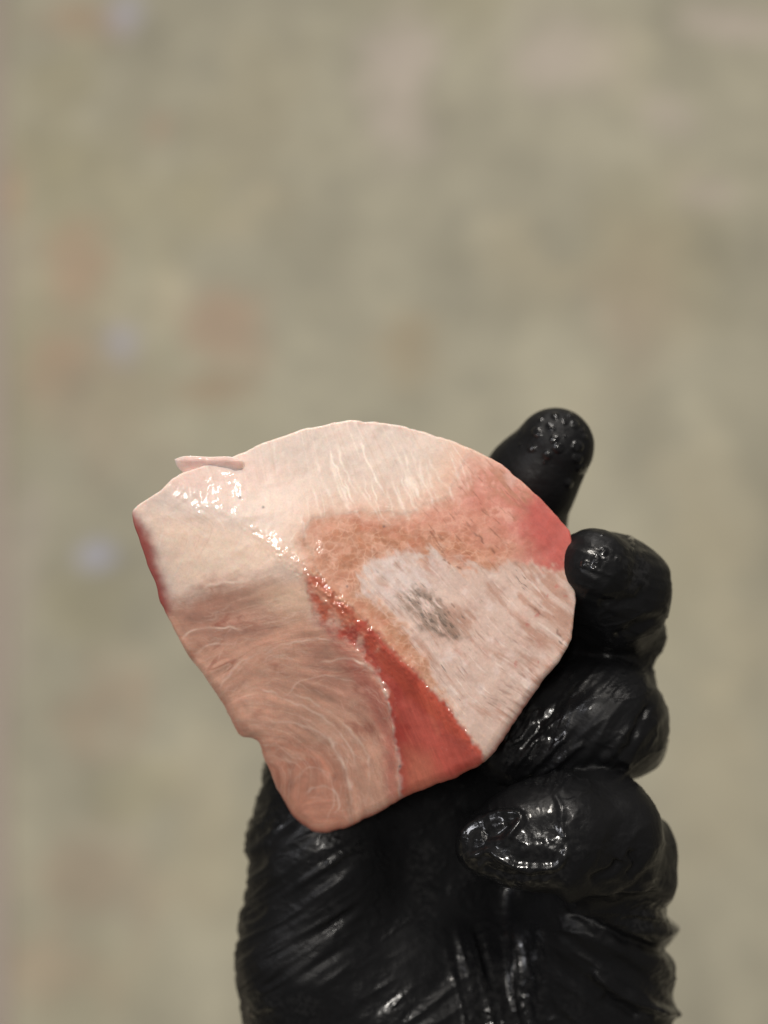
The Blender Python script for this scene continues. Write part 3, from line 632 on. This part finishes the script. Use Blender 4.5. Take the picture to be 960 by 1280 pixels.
def ridge(pts, wd, am, zmin=-60):
    global disp
    X0, X1 = min(p[0] for p in pts) - 4 * wd, max(p[0] for p in pts) + 4 * wd; Y0, Y1 = min(p[1] for p in pts) - 4 * wd, max(p[1] for p in pts) + 4 * wd
    ix_ = np.where((hx > X0) & (hx < X1) & (hy > Y0) & (hy < Y1) & (hz > zmin) & (GN[:, 2] > -.35))[0]
    d, t, _ = seg_dist(hx[ix_] + 2 * vnoise(hx[ix_] / 12, hy[ix_] / 12, seed=230), hy[ix_] + 2 * vnoise(hx[ix_] / 12, hy[ix_] / 12, seed=231), smooth_line(pts, 24))
    disp[ix_] += am * np.exp(-(d / wd) ** 2) * sm(0, .15, t) * sm(1, .85, t)
# loose glove tip of the little finger, gathered seams
ridge([(577, 1062), (582, 1040), (600, 1026), (625, 1017), (645, 1016), (651, 1026), (640, 1042), (622, 1058)], 5, .85, -20)
ridge([(576, 1078), (592, 1070), (608, 1064), (622, 1068), (640, 1080), (668, 1086), (690, 1084), (706, 1070), (712, 1052)], 5, .8, -20)
ridge([(692, 985), (700, 1010), (702, 1035), (710, 1050)], 4, .4, -20)
ridge([(600, 1045), (622, 1040), (638, 1030)], 7, -.8, -20); ridge([(600, 1082), (640, 1094), (690, 1098)], 5, -.6, -20); ridge([(640, 1100), (665, 1098), (690, 1100)], 4, .5, -20)
# dark creases round the bent knuckles
ridge([(735, 1105), (765, 1088), (775, 1075)], 5, -.9); ridge([(760, 1120), (790, 1110), (830, 1075)], 5, -.8); ridge([(790, 1060), (795, 1085), (786, 1100)], 5, -.8)
ridge([(690, 1115), (740, 1135), (800, 1158), (850, 1165), (900, 1168)], 10, 1.9); ridge([(700, 1132), (740, 1155), (800, 1180), (850, 1190), (900, 1195)], 7, -1.6)
ridge([(735, 1205), (770, 1235), (810, 1255), (850, 1265), (900, 1270)], 7, 2.0); ridge([(750, 1240), (800, 1275)], 7, -1.0)
ridge([(760, 950), (785, 935), (800, 900), (815, 880)], 5, -.9); ridge([(742, 948), (770, 944), (790, 956)], 6, .6)
ridge([(760, 800), (800, 780), (835, 770)], 7, -.8); ridge([(745, 755), (775, 750), (808, 742)], 6, -.5)
for pts in ([(628, 925), (650, 925), (668, 900)], [(640, 960), (665, 930), (690, 900)], [(650, 972), (680, 945), (712, 915)], [(668, 975), (700, 950), (735, 925)]): ridge(pts, 4, .6)
# water drops on the finger tips
rg = np.random.default_rng(3)
drops = [(698, 560, 7), (693, 549, 6), (684, 569, 6), (722, 558, 8), (722, 573, 7), (727, 586, 7), (719, 530, 6), (672, 540, 7), (694, 520, 5), (705, 527, 5), (665, 560, 6), (711, 604, 6), (690, 535, 5), (745, 700, 6), (731, 705, 5), (755, 690, 5)]
drops += [(rg.uniform(640, 735), rg.uniform(515, 620), rg.uniform(2, 4)) for _ in range(12)] + [(rg.uniform(725, 800), rg.uniform(665, 720), rg.uniform(1.5, 4)) for _ in range(14)]
drop_m = np.zeros(len(GV))
for (x, y, r) in drops:
    d2 = ((hx - x) ** 2 + (hy - y) ** 2) / (r * r); k_ = np.sqrt(np.clip(1 - d2, 0, 1)) * (GN[:, 2] > 0); disp += k_ * r * K * 1000 * .38; drop_m = np.maximum(drop_m, k_)
GV2 = GV + GN * disp[:, None] * .001
wetg = np.clip(.35 + .9 * vnoise(hx / 38, hy / 38, hz / 8, seed=240), 0, 1)
wetg *= 1 - .8 * box(600, 850, 500, 680, 20)
wetg = np.maximum(wetg, np.maximum(drop_m > 0, np.maximum(box(625, 715, 880, 985, 10), np.maximum(box(570, 715, 1005, 1110, 12), np.maximum(box(570, 690, 1150, 1300, 15), .75 * box(715, 790, 680, 715, 8))))))
m = N('black_nitrile'); wt = m.attr('wet')
m.b.inputs['Base Color'].default_value = (.007, .0072, .008, 1)
n1 = m.noise(700, 4, .6); n2 = m.noise(220, 3, .55); n3_ = m.noise(2500, 2)
m.l(m.math('ADD', m.ramp(wt.outputs['Fac'], 0, 1, .46, .24), m.ramp(n2, .3, .7, -.06, .08)), m.b.inputs['Roughness'])
m.b.inputs['Specular IOR Level'].default_value = .2
m.l(m.math('MULTIPLY', m.ramp(wt.outputs['Fac'], .5, 1, 0, 1), m.ramp(n1, .45, .6, .0, 1.0)), m.b.inputs['Coat Weight']); m.b.inputs['Coat Roughness'].default_value = .08
m.l(m.bump(n1, .22, .0004, m.bump(n2, .35, .0009, m.bump(n3_, .2, .0001))), m.b.inputs['Normal'])
ho = P(560, 1200, -40)
hand = mesh_np('gloved_hand', GV2 - ho, GF, m.m, attrs={'wet': wetg})
hand.matrix_world = RIG @ Matrix.Translation(ho)
tag(hand, 'hand in a wet wrinkled black rubber glove, fingers curled round the piece of fish', 'hand')
